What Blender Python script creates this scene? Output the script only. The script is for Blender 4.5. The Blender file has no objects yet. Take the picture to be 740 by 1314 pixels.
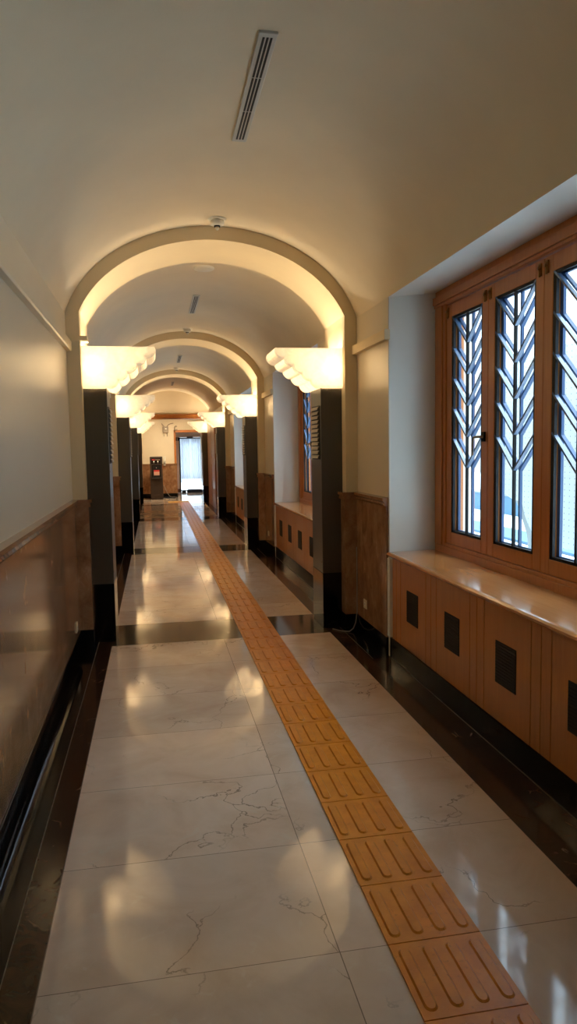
import bpy, bmesh, math, random
from mathutils import Vector, Matrix
random.seed(7)
scene = bpy.context.scene
COL = scene.collection
pi = math.pi
XC = 0.505          # centre line of the corridor
UW = 1.13           # half width, plaster to plaster
BAY = 5.0
WL, WR = XC - UW, XC + UW

# ------------------------------------------------------------------ materials
def srgb(r, g, b):
    f = lambda c: (c/255/12.92) if c/255 <= .04045 else ((c/255 + .055)/1.055)**2.4
    return (f(r), f(g), f(b), 1)

class NT:
    def __init__(s, name):
        s.m = bpy.data.materials.new(name); s.m.use_nodes = True
        s.t = s.m.node_tree; s.n = s.t.nodes; s.l = s.t.links
        s.bsdf = s.n['Principled BSDF']; s.out = s.n['Material Output']
    def new(s, typ, **kw):
        nd = s.n.new(typ)
        for k, v in kw.items(): setattr(nd, k, v)
        return nd
    def link(s, a, b): s.l.new(a, b)
    def setin(s, nd, **kw):
        for k, v in kw.items():
            key = k.replace('_', ' ')
            nd.inputs[key].default_value = v
    def pos(s, scale=(1, 1, 1), world=True):
        src = s.new('ShaderNodeNewGeometry').outputs['Position'] if world else s.new('ShaderNodeTexCoord').outputs['Object']
        mp = s.new('ShaderNodeMapping'); mp.inputs['Scale'].default_value = scale
        s.link(src, mp.inputs['Vector']); return mp.outputs['Vector']
    def noise(s, vec, scale, detail=4, rough=.55, dist=0):
        nd = s.new('ShaderNodeTexNoise')
        nd.inputs['Scale'].default_value = scale; nd.inputs['Detail'].default_value = detail
        nd.inputs['Roughness'].default_value = rough; nd.inputs['Distortion'].default_value = dist
        s.link(vec, nd.inputs['Vector']); return nd.outputs['Fac']
    def ramp(s, fac, stops):
        nd = s.new('ShaderNodeValToRGB'); e = nd.color_ramp.elements
        while len(e) < len(stops): e.new(.5)
        for i, (p, c) in enumerate(stops):
            e[i].position = p; e[i].color = c if len(c) == 4 else (*c, 1)
        s.link(fac, nd.inputs['Fac']); return nd.outputs['Color']
    def math(s, op, a, b=None, c=None):
        nd = s.new('ShaderNodeMath', operation=op)
        for i, v in enumerate((a, b, c)):
            if v is None: continue
            if isinstance(v, (int, float)): nd.inputs[i].default_value = v
            else: s.link(v, nd.inputs[i])
        return nd.outputs[0]
    def mix(s, fac, a, b, blend='MIX'):
        nd = s.new('ShaderNodeMix', data_type='RGBA', blend_type=blend)
        for k, v in ((0, fac), (6, a), (7, b)):
            if isinstance(v, (int, float)): nd.inputs[k].default_value = v
            elif isinstance(v, tuple): nd.inputs[k].default_value = v
            else: s.link(v, nd.inputs[k])
        return nd.outputs[2]
    def bump(s, h, strength=.2, dist=.01):
        nd = s.new('ShaderNodeBump'); nd.inputs['Strength'].default_value = strength
        nd.inputs['Distance'].default_value = dist
        s.link(h, nd.inputs['Height']); s.link(nd.outputs[0], s.bsdf.inputs['Normal'])
    def color(s, c):
        if isinstance(c, tuple): s.bsdf.inputs['Base Color'].default_value = c
        else: s.link(c, s.bsdf.inputs['Base Color'])
    def p(s, rough=.5, metal=0, spec=.5):
        s.bsdf.inputs['Roughness'].default_value = rough
        s.bsdf.inputs['Metallic'].default_value = metal
        s.bsdf.inputs['Specular IOR Level'].default_value = spec

M = {}
def simple(name, rgb, rough=.5, metal=0, spec=.5, var=.08, scale=8, world=True, bump=0):
    k = NT(name); c = srgb(*rgb)
    v = k.noise(k.pos(world=world), scale)
    d = tuple(x*(1-var) for x in c[:3]) + (1,); e = tuple(min(1, x*(1+var)) for x in c[:3]) + (1,)
    k.color(k.ramp(v, [(.3, d), (.7, e)])); k.p(rough, metal, spec)
    if bump: k.bump(k.noise(k.pos(world=world), 120, 3), bump, .004)
    M[name] = k.m; return k.m

simple('plaster', (222, 207, 178), .62, var=.035, scale=2.2, bump=.12)
simple('wall_paint', (214, 201, 176), .30, var=.03, scale=1.6, bump=.05)
simple('reveal_paint', (232, 232, 222), .5, var=.03, scale=3)
simple('arch_plaster', (220, 201, 162), .6, var=.03, scale=3)
simple('black_granite', (11, 9, 8), .10, spec=.3, var=.5, scale=60)
simple('wood_dark', (120, 62, 26), .35, var=.2, scale=9)
simple('black_metal', (13, 16, 21), .5, .0, .25, var=.1)
simple('grille_metal', (84, 112, 148), .22, .0, .9, var=.08)
simple('grille_daylit_blue', (54, 82, 122), .4, .0, .4, var=.08)  # daylight on the outer bars is put into this blue
simple('grout', (96, 84, 70), .4, spec=.3)
simple('brass', (150, 110, 60), .3, .9, var=.2, scale=40)
simple('vent_black', (22, 17, 13), .6, var=.3, scale=60)
simple('white_plastic', (225, 218, 200), .45, var=.03)
simple('slot_black', (9, 9, 9), .6)
simple('vent_frame', (196, 194, 184), .45, var=.03)
simple('outlet_cream', (206, 190, 152), .4, var=.04)
simple('cooler_body', (66, 54, 46), .38, .2, var=.08)
simple('cooler_panel', (46, 38, 34), .25, var=.08)
simple('cooler_red', (196, 60, 60), .4)
simple('cooler_pink', (216, 168, 150), .4)
simple('chrome', (200, 200, 200), .18, 1)
simple('mat_dark', (26, 32, 46), .8, var=.2, scale=60)
simple('door_black', (40, 28, 32), .35)
simple('pink_wall', (236, 212, 194), .55, var=.04, scale=3)
simple('sign_navy', (18, 18, 34), .35)
simple('cable_grey', (150, 140, 122), .5)
simple('box_grey', (148, 130, 108), .45, .2)
simple('terracotta', (176, 112, 90), .7, var=.06)
simple('deck_white', (238, 240, 240), .6, var=.03)
simple('outdoor_blue', (40, 92, 122), .45, var=.06)
simple('outdoor_grey', (130, 140, 144), .6, var=.05)
simple('tactile_warning', (214, 158, 52), .4, var=.1)

def mk_marble():
    k = NT('cream_marble')
    pos = k.pos()
    sep = k.new('ShaderNodeSeparateXYZ'); k.link(pos, sep.inputs[0])
    X, Y = sep.outputs[0], sep.outputs[1]
    ty = k.math('DIVIDE', k.math('SUBTRACT', Y, 1.986), .6105)
    tx = k.math('DIVIDE', k.math('SUBTRACT', X, .502), .8767)
    fy = k.math('FLOOR', ty); fx = k.math('FLOOR', tx)
    comb = k.new('ShaderNodeCombineXYZ'); k.link(fx, comb.inputs[0]); k.link(fy, comb.inputs[1])
    wn = k.new('ShaderNodeTexWhiteNoise', noise_dimensions='3D'); k.link(comb.outputs[0], wn.inputs['Vector'])
    # mottled stone, shifted tile by tile
    add = k.new('ShaderNodeVectorMath', operation='ADD')
    sc = k.new('ShaderNodeVectorMath', operation='SCALE'); sc.inputs['Scale'].default_value = 7
    k.link(wn.outputs['Color'], sc.inputs[0]); k.link(pos, add.inputs[0]); k.link(sc.outputs[0], add.inputs[1])
    pv = add.outputs[0]
    n1 = k.noise(pv, 3.2, 6, .6, .6)
    base = k.ramp(n1, [(.25, srgb(204, 176, 152)), (.5, srgb(218, 194, 172)), (.75, srgb(228, 207, 188))])
    tone = k.math('MULTIPLY_ADD', wn.outputs['Value'], .16, .92)
    tn = k.new('ShaderNodeCombineColor'); [k.link(tone, tn.inputs[i]) for i in range(3)]
    base = k.mix(1, base, tn.outputs[0], 'MULTIPLY')
    # pale blotches
    n2 = k.noise(pv, 7, 5, .65, 1.2)
    base = k.mix(k.ramp(n2, [(.60, (0, 0, 0)), (.72, (.45, .45, .45))]), base, srgb(222, 212, 196))
    # thin dark cracks, only in places
    dist = k.new('ShaderNodeVectorMath', operation='ADD')
    nz = k.new('ShaderNodeTexNoise'); nz.inputs['Scale'].default_value = 3.5; nz.inputs['Detail'].default_value = 7
    k.link(pv, nz.inputs['Vector'])
    s2 = k.new('ShaderNodeVectorMath', operation='SCALE'); s2.inputs['Scale'].default_value = .55
    k.link(nz.outputs['Color'], s2.inputs[0]); k.link(pv, dist.inputs[0]); k.link(s2.outputs[0], dist.inputs[1])
    vo = k.new('ShaderNodeTexVoronoi', feature='DISTANCE_TO_EDGE'); vo.inputs['Scale'].default_value = 1.9
    k.link(dist.outputs[0], vo.inputs['Vector'])
    crack = k.ramp(vo.outputs['Distance'], [(.0, (.9, .9, .9)), (.0035, (.55, .55, .55)), (.008, (0, 0, 0))])
    mask = k.ramp(k.noise(pv, 1.7, 3), [(.49, (0, 0, 0)), (.60, (.8, .8, .8))])
    cm = k.mix(1, crack, mask, 'MULTIPLY')
    base = k.mix(cm, base, srgb(74, 58, 46))
    # joints
    dy = k.math('ABSOLUTE', k.math('SUBTRACT', k.math('FRACT', k.math('ADD', ty, .5)), .5))
    dx = k.math('ABSOLUTE', k.math('SUBTRACT', k.math('FRACT', k.math('ADD', tx, .5)), .5))
    jy = k.math('LESS_THAN', dy, .0022); jx = k.math('LESS_THAN', dx, .0018)
    j = k.math('MAXIMUM', jy, jx)
    base = k.mix(k.math('MULTIPLY', j, .75), base, srgb(88, 72, 58))
    k.color(base); k.p(.13, 0, .5)
    k.link(k.ramp(k.noise(pos, 5, 4), [(.3, (.05, .05, .05)), (.7, (.09, .09, .09))]), k.bsdf.inputs['Roughness'])
    k.bump(k.noise(pos, 2.5, 2), .004, .01)
    M['cream_marble'] = k.m
mk_marble()

def mk_dark(name, lo, mid, fleck, rough=.1, spec=.5):
    k = NT(name); pos = k.pos()
    n = k.noise(pos, 9, 7, .7, 1.5)
    base = k.ramp(n, [(.3, srgb(*lo)), (.62, srgb(*mid)), (.8, srgb(*[int(c*1.4) for c in mid]))])
    vo = k.new('ShaderNodeTexVoronoi', feature='DISTANCE_TO_EDGE'); vo.inputs['Scale'].default_value = 9
    k.link(pos, vo.inputs['Vector'])
    crack = k.ramp(vo.outputs['Distance'], [(0, (1, 1, 1)), (.03, (0, 0, 0))])
    mask = k.ramp(k.noise(pos, 6, 4), [(.57, (0, 0, 0)), (.66, (.7, .7, .7))])
    base = k.mix(k.mix(1, crack, mask, 'MULTIPLY'), base, srgb(*fleck))
    k.color(base); k.p(rough, 0, spec); M[name] = k.m
mk_dark('brown_marble', (30, 18, 12), (62, 38, 25), (150, 120, 90), .12, .3)
mk_dark('band_marble', (52, 38, 26), (92, 70, 48), (160, 136, 104))

def mk_wainscot():
    k = NT('wainscot_marble')
    pos = k.pos((4.5, 4.5, 3.2))
    n = k.noise(pos, 2.0, 9, .68, .5)
    base = k.ramp(n, [(.25, srgb(108, 72, 48)), (.45, srgb(146, 104, 72)), (.6, srgb(162, 122, 88)), (.8, srgb(190, 156, 122))])
    # slab to slab change of tone
    sep = k.new('ShaderNodeSeparateXYZ'); k.link(k.pos(), sep.inputs[0])
    wn = k.new('ShaderNodeTexWhiteNoise', noise_dimensions='1D')
    k.link(k.math('FLOOR', k.math('DIVIDE', k.math('ADD', sep.outputs[1], .25), .72)), wn.inputs['W'])
    tone = k.math('MULTIPLY_ADD', wn.outputs['Value'], .4, .75)
    tn = k.new('ShaderNodeCombineColor'); [k.link(tone, tn.inputs[i]) for i in range(3)]
    base = k.mix(1, base, tn.outputs[0], 'MULTIPLY')
    streak = k.ramp(k.noise(k.pos((16, 16, .8)), 3, 5, .7), [(.58, (0, 0, 0)), (.75, (.3, .3, .3))])
    base = k.mix(streak, base, srgb(186, 156, 122))
    fr = k.math('FRACT', k.math('DIVIDE', k.math('ADD', sep.outputs[1], .25), .72))
    base = k.mix(k.math('MULTIPLY', k.math('LESS_THAN', fr, .005), .7), base, srgb(60, 36, 22))
    k.color(base); k.p(.1, 0, .5); M['wainscot_marble'] = k.m
mk_wainscot()

def mk_wood(name, a, b, rough, axis='z', coat=.2):
    k = NT(name)
    sc = {'z': (14, 14, 1), 'y': (14, 1, 14), 'x': (1, 14, 14)}[axis]
    n = k.noise(k.pos(sc), 2.4, 7, .62, .8)
    fine = k.noise(k.pos(tuple(c*4 for c in sc)), 6, 3)
    base = k.ramp(n, [(.25, srgb(*a)), (.75, srgb(*b))])
    base = k.mix(k.math('MULTIPLY', fine, .25), base, srgb(*[int(c*.7) for c in a]))
    k.color(base); k.p(rough); k.bsdf.inputs['Coat Weight'].default_value = coat
    k.bsdf.inputs['Coat Roughness'].default_value = .12
    M[name] = k.m
mk_wood('cabinet_wood', (180, 110, 50), (200, 130, 64), .32, 'z')
mk_wood('sill_wood', (200, 132, 74), (218, 152, 92), .2, 'y', .5)
mk_wood('frame_wood', (180, 106, 42), (202, 128, 60), .35, 'z')
mk_wood('portal_wood', (132, 74, 24), (156, 94, 38), .35, 'z')

def mk_tactile():
    k = NT('tactile_orange'); pos = k.pos()
    n = k.noise(pos, 14, 5, .6)
    base = k.ramp(n, [(.3, srgb(208, 122, 20)), (.7, srgb(228, 142, 34))])
    d = k.ramp(k.noise(pos, 45, 4, .7), [(.6, (0, 0, 0)), (.72, (.5, .5, .5))])
    base = k.mix(d, base, srgb(140, 74, 16))
    k.color(base); k.p(.34); M['tactile_orange'] = k.m
mk_tactile()

def mk_steel(name, col, rough, metal):
    k = NT(name)
    n = k.noise(k.pos((60, 60, .6)), 3, 4)
    c = srgb(*col); k.color(k.ramp(n, [(.3, tuple(x*.92 for x in c[:3]) + (1,)), (.7, c)])); k.p(rough, metal)
    M[name] = k.m
mk_steel('column_steel', (98, 91, 80), .36, .75)
mk_steel('louver_steel', (160, 150, 132), .38, .8)

def mk_shade():
    k = NT('alabaster'); k.n.remove(k.bsdf)
    n = k.noise(k.pos(), 16, 5, .6, 1)
    col = k.ramp(n, [(.3, (.68, .60, .46, 1)), (.7, (.78, .71, .58, 1))])
    tr = k.new('ShaderNodeBsdfTranslucent'); df = k.new('ShaderNodeBsdfDiffuse')
    em = k.new('ShaderNodeEmission'); em.inputs['Strength'].default_value = .15
    k.link(col, tr.inputs['Color']); k.link(col, df.inputs['Color']); k.link(col, em.inputs['Color'])
    mx = k.new('ShaderNodeMixShader'); mx.inputs[0].default_value = .12
    k.link(tr.outputs[0], mx.inputs[1]); k.link(df.outputs[0], mx.inputs[2])
    ad = k.new('ShaderNodeAddShader'); k.link(mx.outputs[0], ad.inputs[0]); k.link(em.outputs[0], ad.inputs[1])
    k.link(ad.outputs[0], k.out.inputs['Surface']); M['alabaster'] = k.m
mk_shade()

def mk_lampd():  # glow of the added lobby lamp
    k = NT('added_lamp_diffuser'); k.bsdf.inputs['Emission Color'].default_value = (1, .86, .62, 1); k.bsdf.inputs['Emission Strength'].default_value = 36
    M['added_lamp_diffuser'] = k.m
mk_lampd()

def mk_glass(name, tint=(1, 1, 1, 1)):
    k = NT(name); k.n.remove(k.bsdf)
    t = k.new('ShaderNodeBsdfTransparent'); t.inputs[0].default_value = tint
    g = k.new('ShaderNodeBsdfGlossy'); g.inputs['Roughness'].default_value = .02
    lw = k.new('ShaderNodeLayerWeight'); lw.inputs[0].default_value = .5
    fr = k.math('MULTIPLY_ADD', k.math('POWER', lw.outputs['Facing'], 5), .7, .025)
    mx = k.new('ShaderNodeMixShader')
    k.link(fr, mx.inputs[0]); k.link(t.outputs[0], mx.inputs[1]); k.link(g.outputs[0], mx.inputs[2])
    k.link(mx.outputs[0], k.out.inputs['Surface']); M[name] = k.m
mk_glass('window_glass', (.9, .96, 1, 1))

def mk_curtain():
    k = NT('sheer_curtain'); k.n.remove(k.bsdf)
    tr = k.new('ShaderNodeBsdfTranslucent'); tr.inputs[0].default_value = (.66, .67, .73, 1)
    df = k.new('ShaderNodeBsdfDiffuse'); df.inputs[0].default_value = (.88, .88, .92, 1)
    tp = k.new('ShaderNodeBsdfTransparent')
    m1 = k.new('ShaderNodeMixShader'); m1.inputs[0].default_value = .35
    k.link(tr.outputs[0], m1.inputs[1]); k.link(df.outputs[0], m1.inputs[2])
    m2 = k.new('ShaderNodeMixShader'); m2.inputs[0].default_value = .25
    k.link(m1.outputs[0], m2.inputs[1]); k.link(tp.outputs[0], m2.inputs[2])
    k.link(m2.outputs[0], k.out.inputs['Surface']); M['sheer_curtain'] = k.m
mk_curtain()

def mk_perf():
    k = NT('perforated_white')
    pos = k.pos()
    sep = k.new('ShaderNodeSeparateXYZ'); k.link(pos, sep.inputs[0])
    fy = k.math('SUBTRACT', k.math('FRACT', k.math('DIVIDE', sep.outputs[1], .07)), .5)
    fz = k.math('SUBTRACT', k.math('FRACT', k.math('DIVIDE', sep.outputs[2], .047)), .5)
    d = k.math('ADD', k.math('POWER', k.math('MULTIPLY', fy, .07), 2), k.math('POWER', k.math('MULTIPLY', fz, .047), 2))
    hole = k.math('LESS_THAN', d, .0045**2)
    k.color(k.mix(hole, srgb(172, 184, 192), srgb(56, 72, 90))); k.p(.5)
    M['perforated_white'] = k.m
mk_perf()

# ------------------------------------------------------------------ mesh tools
class MB:
    def __init__(s): s.v = []; s.f = []; s.mi = []; s.mats = []; s.sm = []
    def _m(s, mat):
        if mat not in s.mats: s.mats.append(mat)
        return s.mats.index(mat)
    def add(s, vs, fs, mat, smooth=False):
        o = len(s.v); s.v += [tuple(v) for v in vs]; k = s._m(mat)
        for f in fs: s.f.append([i + o for i in f]); s.mi.append(k); s.sm.append(smooth)
        return s
    def box(s, a, b, mat):
        x0, x1 = sorted((a[0], b[0])); y0, y1 = sorted((a[1], b[1])); z0, z1 = sorted((a[2], b[2]))
        vs = [(x0,y0,z0),(x1,y0,z0),(x1,y1,z0),(x0,y1,z0),(x0,y0,z1),(x1,y0,z1),(x1,y1,z1),(x0,y1,z1)]
        return s.add(vs, [(0,3,2,1),(4,5,6,7),(0,1,5,4),(1,2,6,5),(2,3,7,6),(3,0,4,7)], mat)
    def hexa(s, bot, top, mat):          # two rings of four
        return s.add(list(bot) + list(top), [(3,2,1,0),(4,5,6,7),(0,1,5,4),(1,2,6,5),(2,3,7,6),(3,0,4,7)], mat)
    def prism(s, pts, axis, a, b, mat, smooth=False):
        n = len(pts)
        def P(p, t): return {'x': (t, p[0], p[1]), 'y': (p[0], t, p[1]), 'z': (p[0], p[1], t)}[axis]
        vs = [P(p, a) for p in pts] + [P(p, b) for p in pts]
        s.add(vs, [tuple(range(n))[::-1], tuple(range(n, 2*n))], mat)
        o = len(s.v) - 2*n; k = s._m(mat)
        for i in range(n):
            j = (i + 1) % n; s.f.append([o+i, o+j, o+n+j, o+n+i]); s.mi.append(k); s.sm.append(smooth)
        return s
    def bar(s, p, q, w, d, nrm, mat):    # flat bar from p to q; w across, d along nrm
        p, q, nrm = Vector(p), Vector(q), Vector(nrm).normalized()
        t = (q - p).normalized(); c = t.cross(nrm).normalized()*w/2; n = nrm*d/2
        r = lambda x: [x - c - n, x + c - n, x + c + n, x - c + n]
        return s.hexa(r(p), r(q), mat)
    def tube(s, pts, r, mat, seg=8, caps=True):
        pts = [Vector(p) for p in pts]; vs = []; fs = []
        rr = r if isinstance(r, (list, tuple)) else [r]*len(pts)
        up = None
        for i, p in enumerate(pts):
            t = (pts[min(i+1, len(pts)-1)] - pts[max(i-1, 0)]).normalized()
            if up is None: up = Vector((0, 0, 1)) if abs(t.z) < .9 else Vector((1, 0, 0))
            a = t.cross(up).normalized(); b = a.cross(t).normalized(); up = b
            for k in range(seg):
                an = 2*pi*k/seg; vs.append(p + (a*math.cos(an) + b*math.sin(an))*rr[i])
        for i in range(len(pts)-1):
            for k in range(seg):
                k2 = (k+1) % seg; fs.append((i*seg+k, i*seg+k2, (i+1)*seg+k2, (i+1)*seg+k))
        s.add(vs, fs, mat, True)
        if caps: s.add([vs[k] for k in range(seg)], [tuple(range(seg))[::-1]], mat); s.add(vs[-seg:], [tuple(range(seg))], mat)
        return s
    def lathe(s, prof, c, mat, seg=24, axis='z'):   # prof: (r, h)
        vs = []; fs = []; n = len(prof)
        for r, h in prof:
            for k in range(seg):
                a = 2*pi*k/seg; x, y = r*math.cos(a), r*math.sin(a)
                vs.append({'z': (c[0]+x, c[1]+y, c[2]+h), 'y': (c[0]+x, c[1]+h, c[2]+y), 'x': (c[0]+h, c[1]+x, c[2]+y)}[axis])
        for i in range(n-1):
            for k in range(seg):
                k2 = (k+1) % seg; fs.append((i*seg+k, i*seg+k2, (i+1)*seg+k2, (i+1)*seg+k))
        fs.append(tuple(range(seg))); fs.append(tuple(range((n-1)*seg, n*seg)))
        return s.add(vs, fs, mat, True)
    def build(s, name, parent=None, bevel=0, loc=None, recalc=True, solid=0):
        me = bpy.data.meshes.new(name)
        me.from_pydata(s.v, [], s.f); me.update()
        for m in s.mats: me.materials.append(M[m])
        for p, k, sm in zip(me.polygons, s.mi, s.sm): p.material_index = k; p.use_smooth = sm
        if recalc:
            bm = bmesh.new(); bm.from_mesh(me); bmesh.ops.recalc_face_normals(bm, faces=bm.faces); bm.to_mesh(me); bm.free()
        o = bpy.data.objects.new(name, me); COL.objects.link(o)
        if parent is not None: o.parent = parent
        if loc: o.location = loc
        if solid:
            md = o.modifiers.new('thickness', 'SOLIDIFY'); md.thickness = solid; md.offset = -1
        if bevel:
            md = o.modifiers.new('bevel', 'BEVEL'); md.width = bevel; md.segments = 2; md.limit_method = 'ANGLE'; md.angle_limit = .6
        return o

def tag(o, label, cat, group=None):
    o['label'] = label; o['category'] = cat
    if group: o['group'] = group
    return o
def structure(o, label=None, cat=None):
    o['kind'] = 'structure'
    if label: o['label'] = label
    if cat: o['category'] = cat
    return o
def thing(name, label, cat, loc=(0, 0, 0), group=None):
    o = bpy.data.objects.new(name, None); COL.objects.link(o); o.location = loc
    o.empty_display_size = .1
    return tag(o, label, cat, group)
def copy_tree(o, parent=None):
    c = o.copy(); COL.objects.link(c)
    if parent is not None: c.parent = parent
    for ch in list(o.children): copy_tree(ch, c)
    return c

# ------------------------------------------------------------------ shell
Y0, YP0, YP1, YE = -4.6, 21.3, 21.62, 23.4      # back end, portal, lobby end wall
fl = MB()
zf = -.12
xa, xb = -.376, 1.379
def slab(x0, x1, y0, y1, mat): fl.box((x0, y0, zf), (x1, y1, 0), mat)
bands = [(.66, 1.33), (5.66, 6.33), (10.66, 11.33), (15.66, 16.33)]
y = Y0
for b0, b1 in bands + [(20.05, 20.42)]:
    slab(xa, xb, y, b0, 'cream_marble'); slab(xa, xb, b0, b1, 'band_marble'); y = b1
slab(xa, xb, y, 26.1, 'cream_marble')
# dark border strips: brown next to the cream, black next to the walls
slab(-.480, xa, Y0, 22.9, 'brown_marble'); slab(-.484, -.480, Y0, 22.9, 'grout'); slab(WL - .1, -.484, Y0, 22.9, 'black_granite')
slab(xb, 1.497, Y0, 23.4, 'brown_marble')
yy = Y0
for k in range(-1, 4):
    ja, jb = 5.70 + BAY*k - 3.62, 5.70 + BAY*k - .84
    slab(1.50, WR + .1, yy, ja, 'black_granite'); slab(1.497, 1.50, yy, ja, 'grout')
    slab(1.497, WR - .005, ja, jb, 'brown_marble'); slab(WR - .005, WR + .1, ja, jb, 'grout'); yy = jb
slab(1.50, WR + .1, yy, 23.4, 'black_granite'); slab(1.497, 1.50, yy, 23.4, 'grout')
slab(xb, 2.2, 23.4, 26.1, 'cream_marble')
slab(WL - .1, xa, 22.9, 23.5, 'cream_marble')
structure(fl.build('floor'))

# barrel vault
def ell(u, a, b, z0): return z0 + b*math.sqrt(max(0, 1 - (u/a)**2))
VN = 48
def vault_pts(extra=0):
    pts = []
    for i in range(VN + 1):
        u = -UW*math.cos(pi*i/VN); pts.append((XC + u*(1 + extra), ell(u, 1.162, .88, 2.35) + extra))
    return pts
inner = vault_pts(); outer = [(x, z + .15) for x, z in inner]
cm = MB()
for a, b in ((Y0, YP0 + .1),):
    vs = [(x, a, z) for x, z in inner] + [(x, b, z) for x, z in inner]
    n = len(inner)
    cm.add(vs, [(i, i+1, n+i+1, n+i) for i in range(n-1)], 'plaster', True)
    vo = [(x, a, z) for x, z in outer] + [(x, b, z) for x, z in outer]
    cm.add(vo, [(i, n+i, n+i+1, i+1) for i in range(n-1)], 'plaster', True)
    for i in (0, n-1):
        cm.add([(inner[i][0], a, inner[i][1]), (inner[i][0], b, inner[i][1]), (outer[i][0], b, outer[i][1]), (outer[i][0], a, outer[i][1])], [(0,1,2,3)], 'plaster')
cm.box((WL - .2, YP1 - .1, 2.62), (WR + .5, 26.3, 2.75), 'plaster')
structure(cm.build('ceiling', recalc=False))

ZS = ell(UW, 1.162, .88, 2.35)     # springing height at the wall
# left wall
structure(MB().box((WL - .2, Y0, -.12), (WL, 23.4, ZS + .02), 'wall_paint').box((WL - .2, YP1, ZS), (WL, 23.4, 2.64), 'wall_paint').build('wall_left'))
# right wall with splayed window openings
rw = MB()
WX = 2.0; WD = 2.30
openings = []
ys = Y0
def flatbox(y0, y1, z0=-.12, z1=ZS + .3, x1=WD): rw.box((WR, y0, z0), (x1, y1, z1), 'wall_paint')
for k in range(-1, 3):  # first opening, behind the camera, is added for daylight
    c = 3.5 + BAY*k; h0, h1 = 1.395, 1.44        # half openings at the inner and outer faces
    a0, a1 = c - h0, c + h0
    rw.box((WR, ys, -.12), (WD, a0 - .1, ZS + .02), 'wall_paint')
    # splayed cheeks: plaster front edge, cool white reveals
    for s, ya in ((1, a0), (-1, a1)):
        far = c - s*h1
        e = ya - s*.1
        rw.hexa([(WR, e, -.12), (WR, ya, -.12), (WX, far, -.12), (WX, e, -.12)], [(WR, e, ZS + .01), (WR, ya, ZS + .01), (WX, far, 2.66), (WX, e, 2.66)], 'reveal_paint')
        rw.box((WX, min(e, far), -.12), (WD, max(e, far) , ZS + .25), 'reveal_paint')
        rw.box((WR - .001, min(e, ya), -.12), (WR + .004, max(e, ya), ZS + .02), 'wall_paint')
    # parapet behind the cabinet, sloping soffit
    rw.box((WX - .02, a0 - .1, -.12), (WD, a1 + .1, .745), 'reveal_paint')
    rw.hexa([(WR, a0 - .12, ZS), (WR, a1 + .12, ZS), (WD, a1 + .12, 2.635), (WD, a0 - .12, 2.635)],
            [(WR, a0 - .12, ZS + .3), (WR, a1 + .12, ZS + .3), (WD, a1 + .12, ZS + .3), (WD, a0 - .12, ZS + .3)], 'reveal_paint')
    ys = a1 + .1
rw.box((WR, ys, -.12), (WD, 26.1, ZS + .3), 'wall_paint')
structure(rw.build('wall_right'))
# end behind the photographer
structure(MB().box((WL - .2, Y0 - .2, -.12), (WD, Y0, 3.5), 'wall_paint').build('wall_behind'))

# arch ribs with their pilasters
def arch_profile():
    zi = ell(1.03, 1.09, .83, 2.297)
    pts = [(-1.03, -.02), (-1.03, 2.50)]
    N = 44
    for i in range(N + 1):
        u = -1.03*math.cos(pi*i/N); pts.append((u, ell(u, 1.09, .83, 2.297)))
    pts += [(1.03, 2.50), (1.03, -.02)]
    return pts
AP = arch_profile()
def outer_of(i):
    u, z = AP[i]
    if z <= 2.501: return (math.copysign(UW + .04, u), z)
    return (u*1.15, 1.9 + (z - 1.9)*1.15)
for k in range(-1, 3):
    ya, yb = 5.70 + BAY*k, 6.38 + BAY*k
    mb = MB(); n = len(AP)
    I = [(XC + u, z) for u, z in AP]; O = [(XC + outer_of(i)[0], outer_of(i)[1]) for i in range(n)]
    vs = [(x, ya, z) for x, z in I] + [(x, ya, z) for x, z in O] + [(x, yb, z) for x, z in I] + [(x, yb, z) for x, z in O]
    f = []
    for i in range(n-1): f += [(i, i+1, n+i+1, n+i), (2*n+i, 3*n+i, 3*n+i+1, 2*n+i+1), (n+i, n+i+1, 3*n+i+1, 3*n+i)]
    mb.add(vs, f, 'arch_plaster')
    mb.add(vs, [(i, 2*n+i, 2*n+i+1, i+1) for i in range(n-1)], 'arch_plaster', True)
    structure(mb.build('trim_%d' % (k + 2)))

# marble wainscot, cap moulding, black base, picture rail
def cap_prof(x, s):     # s = +1: wall on the left of x (face looks to +x)
    return [(x - s*.02, 1.095), (x + s*.012, 1.095), (x + s*.018, 1.105), (x + s*.012, 1.118), (x + s*.026, 1.13), (x + s*.026, 1.15), (x - s*.02, 1.156)]
def wainscot_run(mw, mb, side, y0, y1, base=.137):
    s = 1 if side == 'L' else -1
    w = WL if side == 'L' else WR
    mw.box((w - s*.01, y0, base), (w + s*.016, y1, 1.10), 'wainscot_marble')
    mw.prism([(x - 0, z) for x, z in cap_prof(w + s*.016, s)], 'y', y0, y1, 'wainscot_marble')
    mb.box((w - s*.01, y0, -.02), (w + s*.022, y1, base), 'black_granite')
def pilaster_wrap(mw, mb, side, ya, yb):
    s = 1 if side == 'L' else -1
    w = WL if side == 'L' else WR
    pf = XC - s*1.03                                # pilaster inner face
    a, b = ya - .018, yb + .018
    mw.box((w, a, .137), (pf + s*.016, b, 1.10), 'wainscot_marble')
    mb.box((w, a - .006, -.02), (pf + s*.022, b + .006, .137), 'black_granite')
    for (z0, z1, o) in ((1.095, 1.113, .016), (1.113, 1.13, .012), (1.13, 1.152, .026)):
        mw.box((w, a - o + .0, z0), (pf + s*(.016 + o), b + o, z1), 'wainscot_marble')
wl, bl, wr_, br = MB(), MB(), MB(), MB()
rail_l, rail_r = MB(), MB()
yprev = Y0
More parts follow.
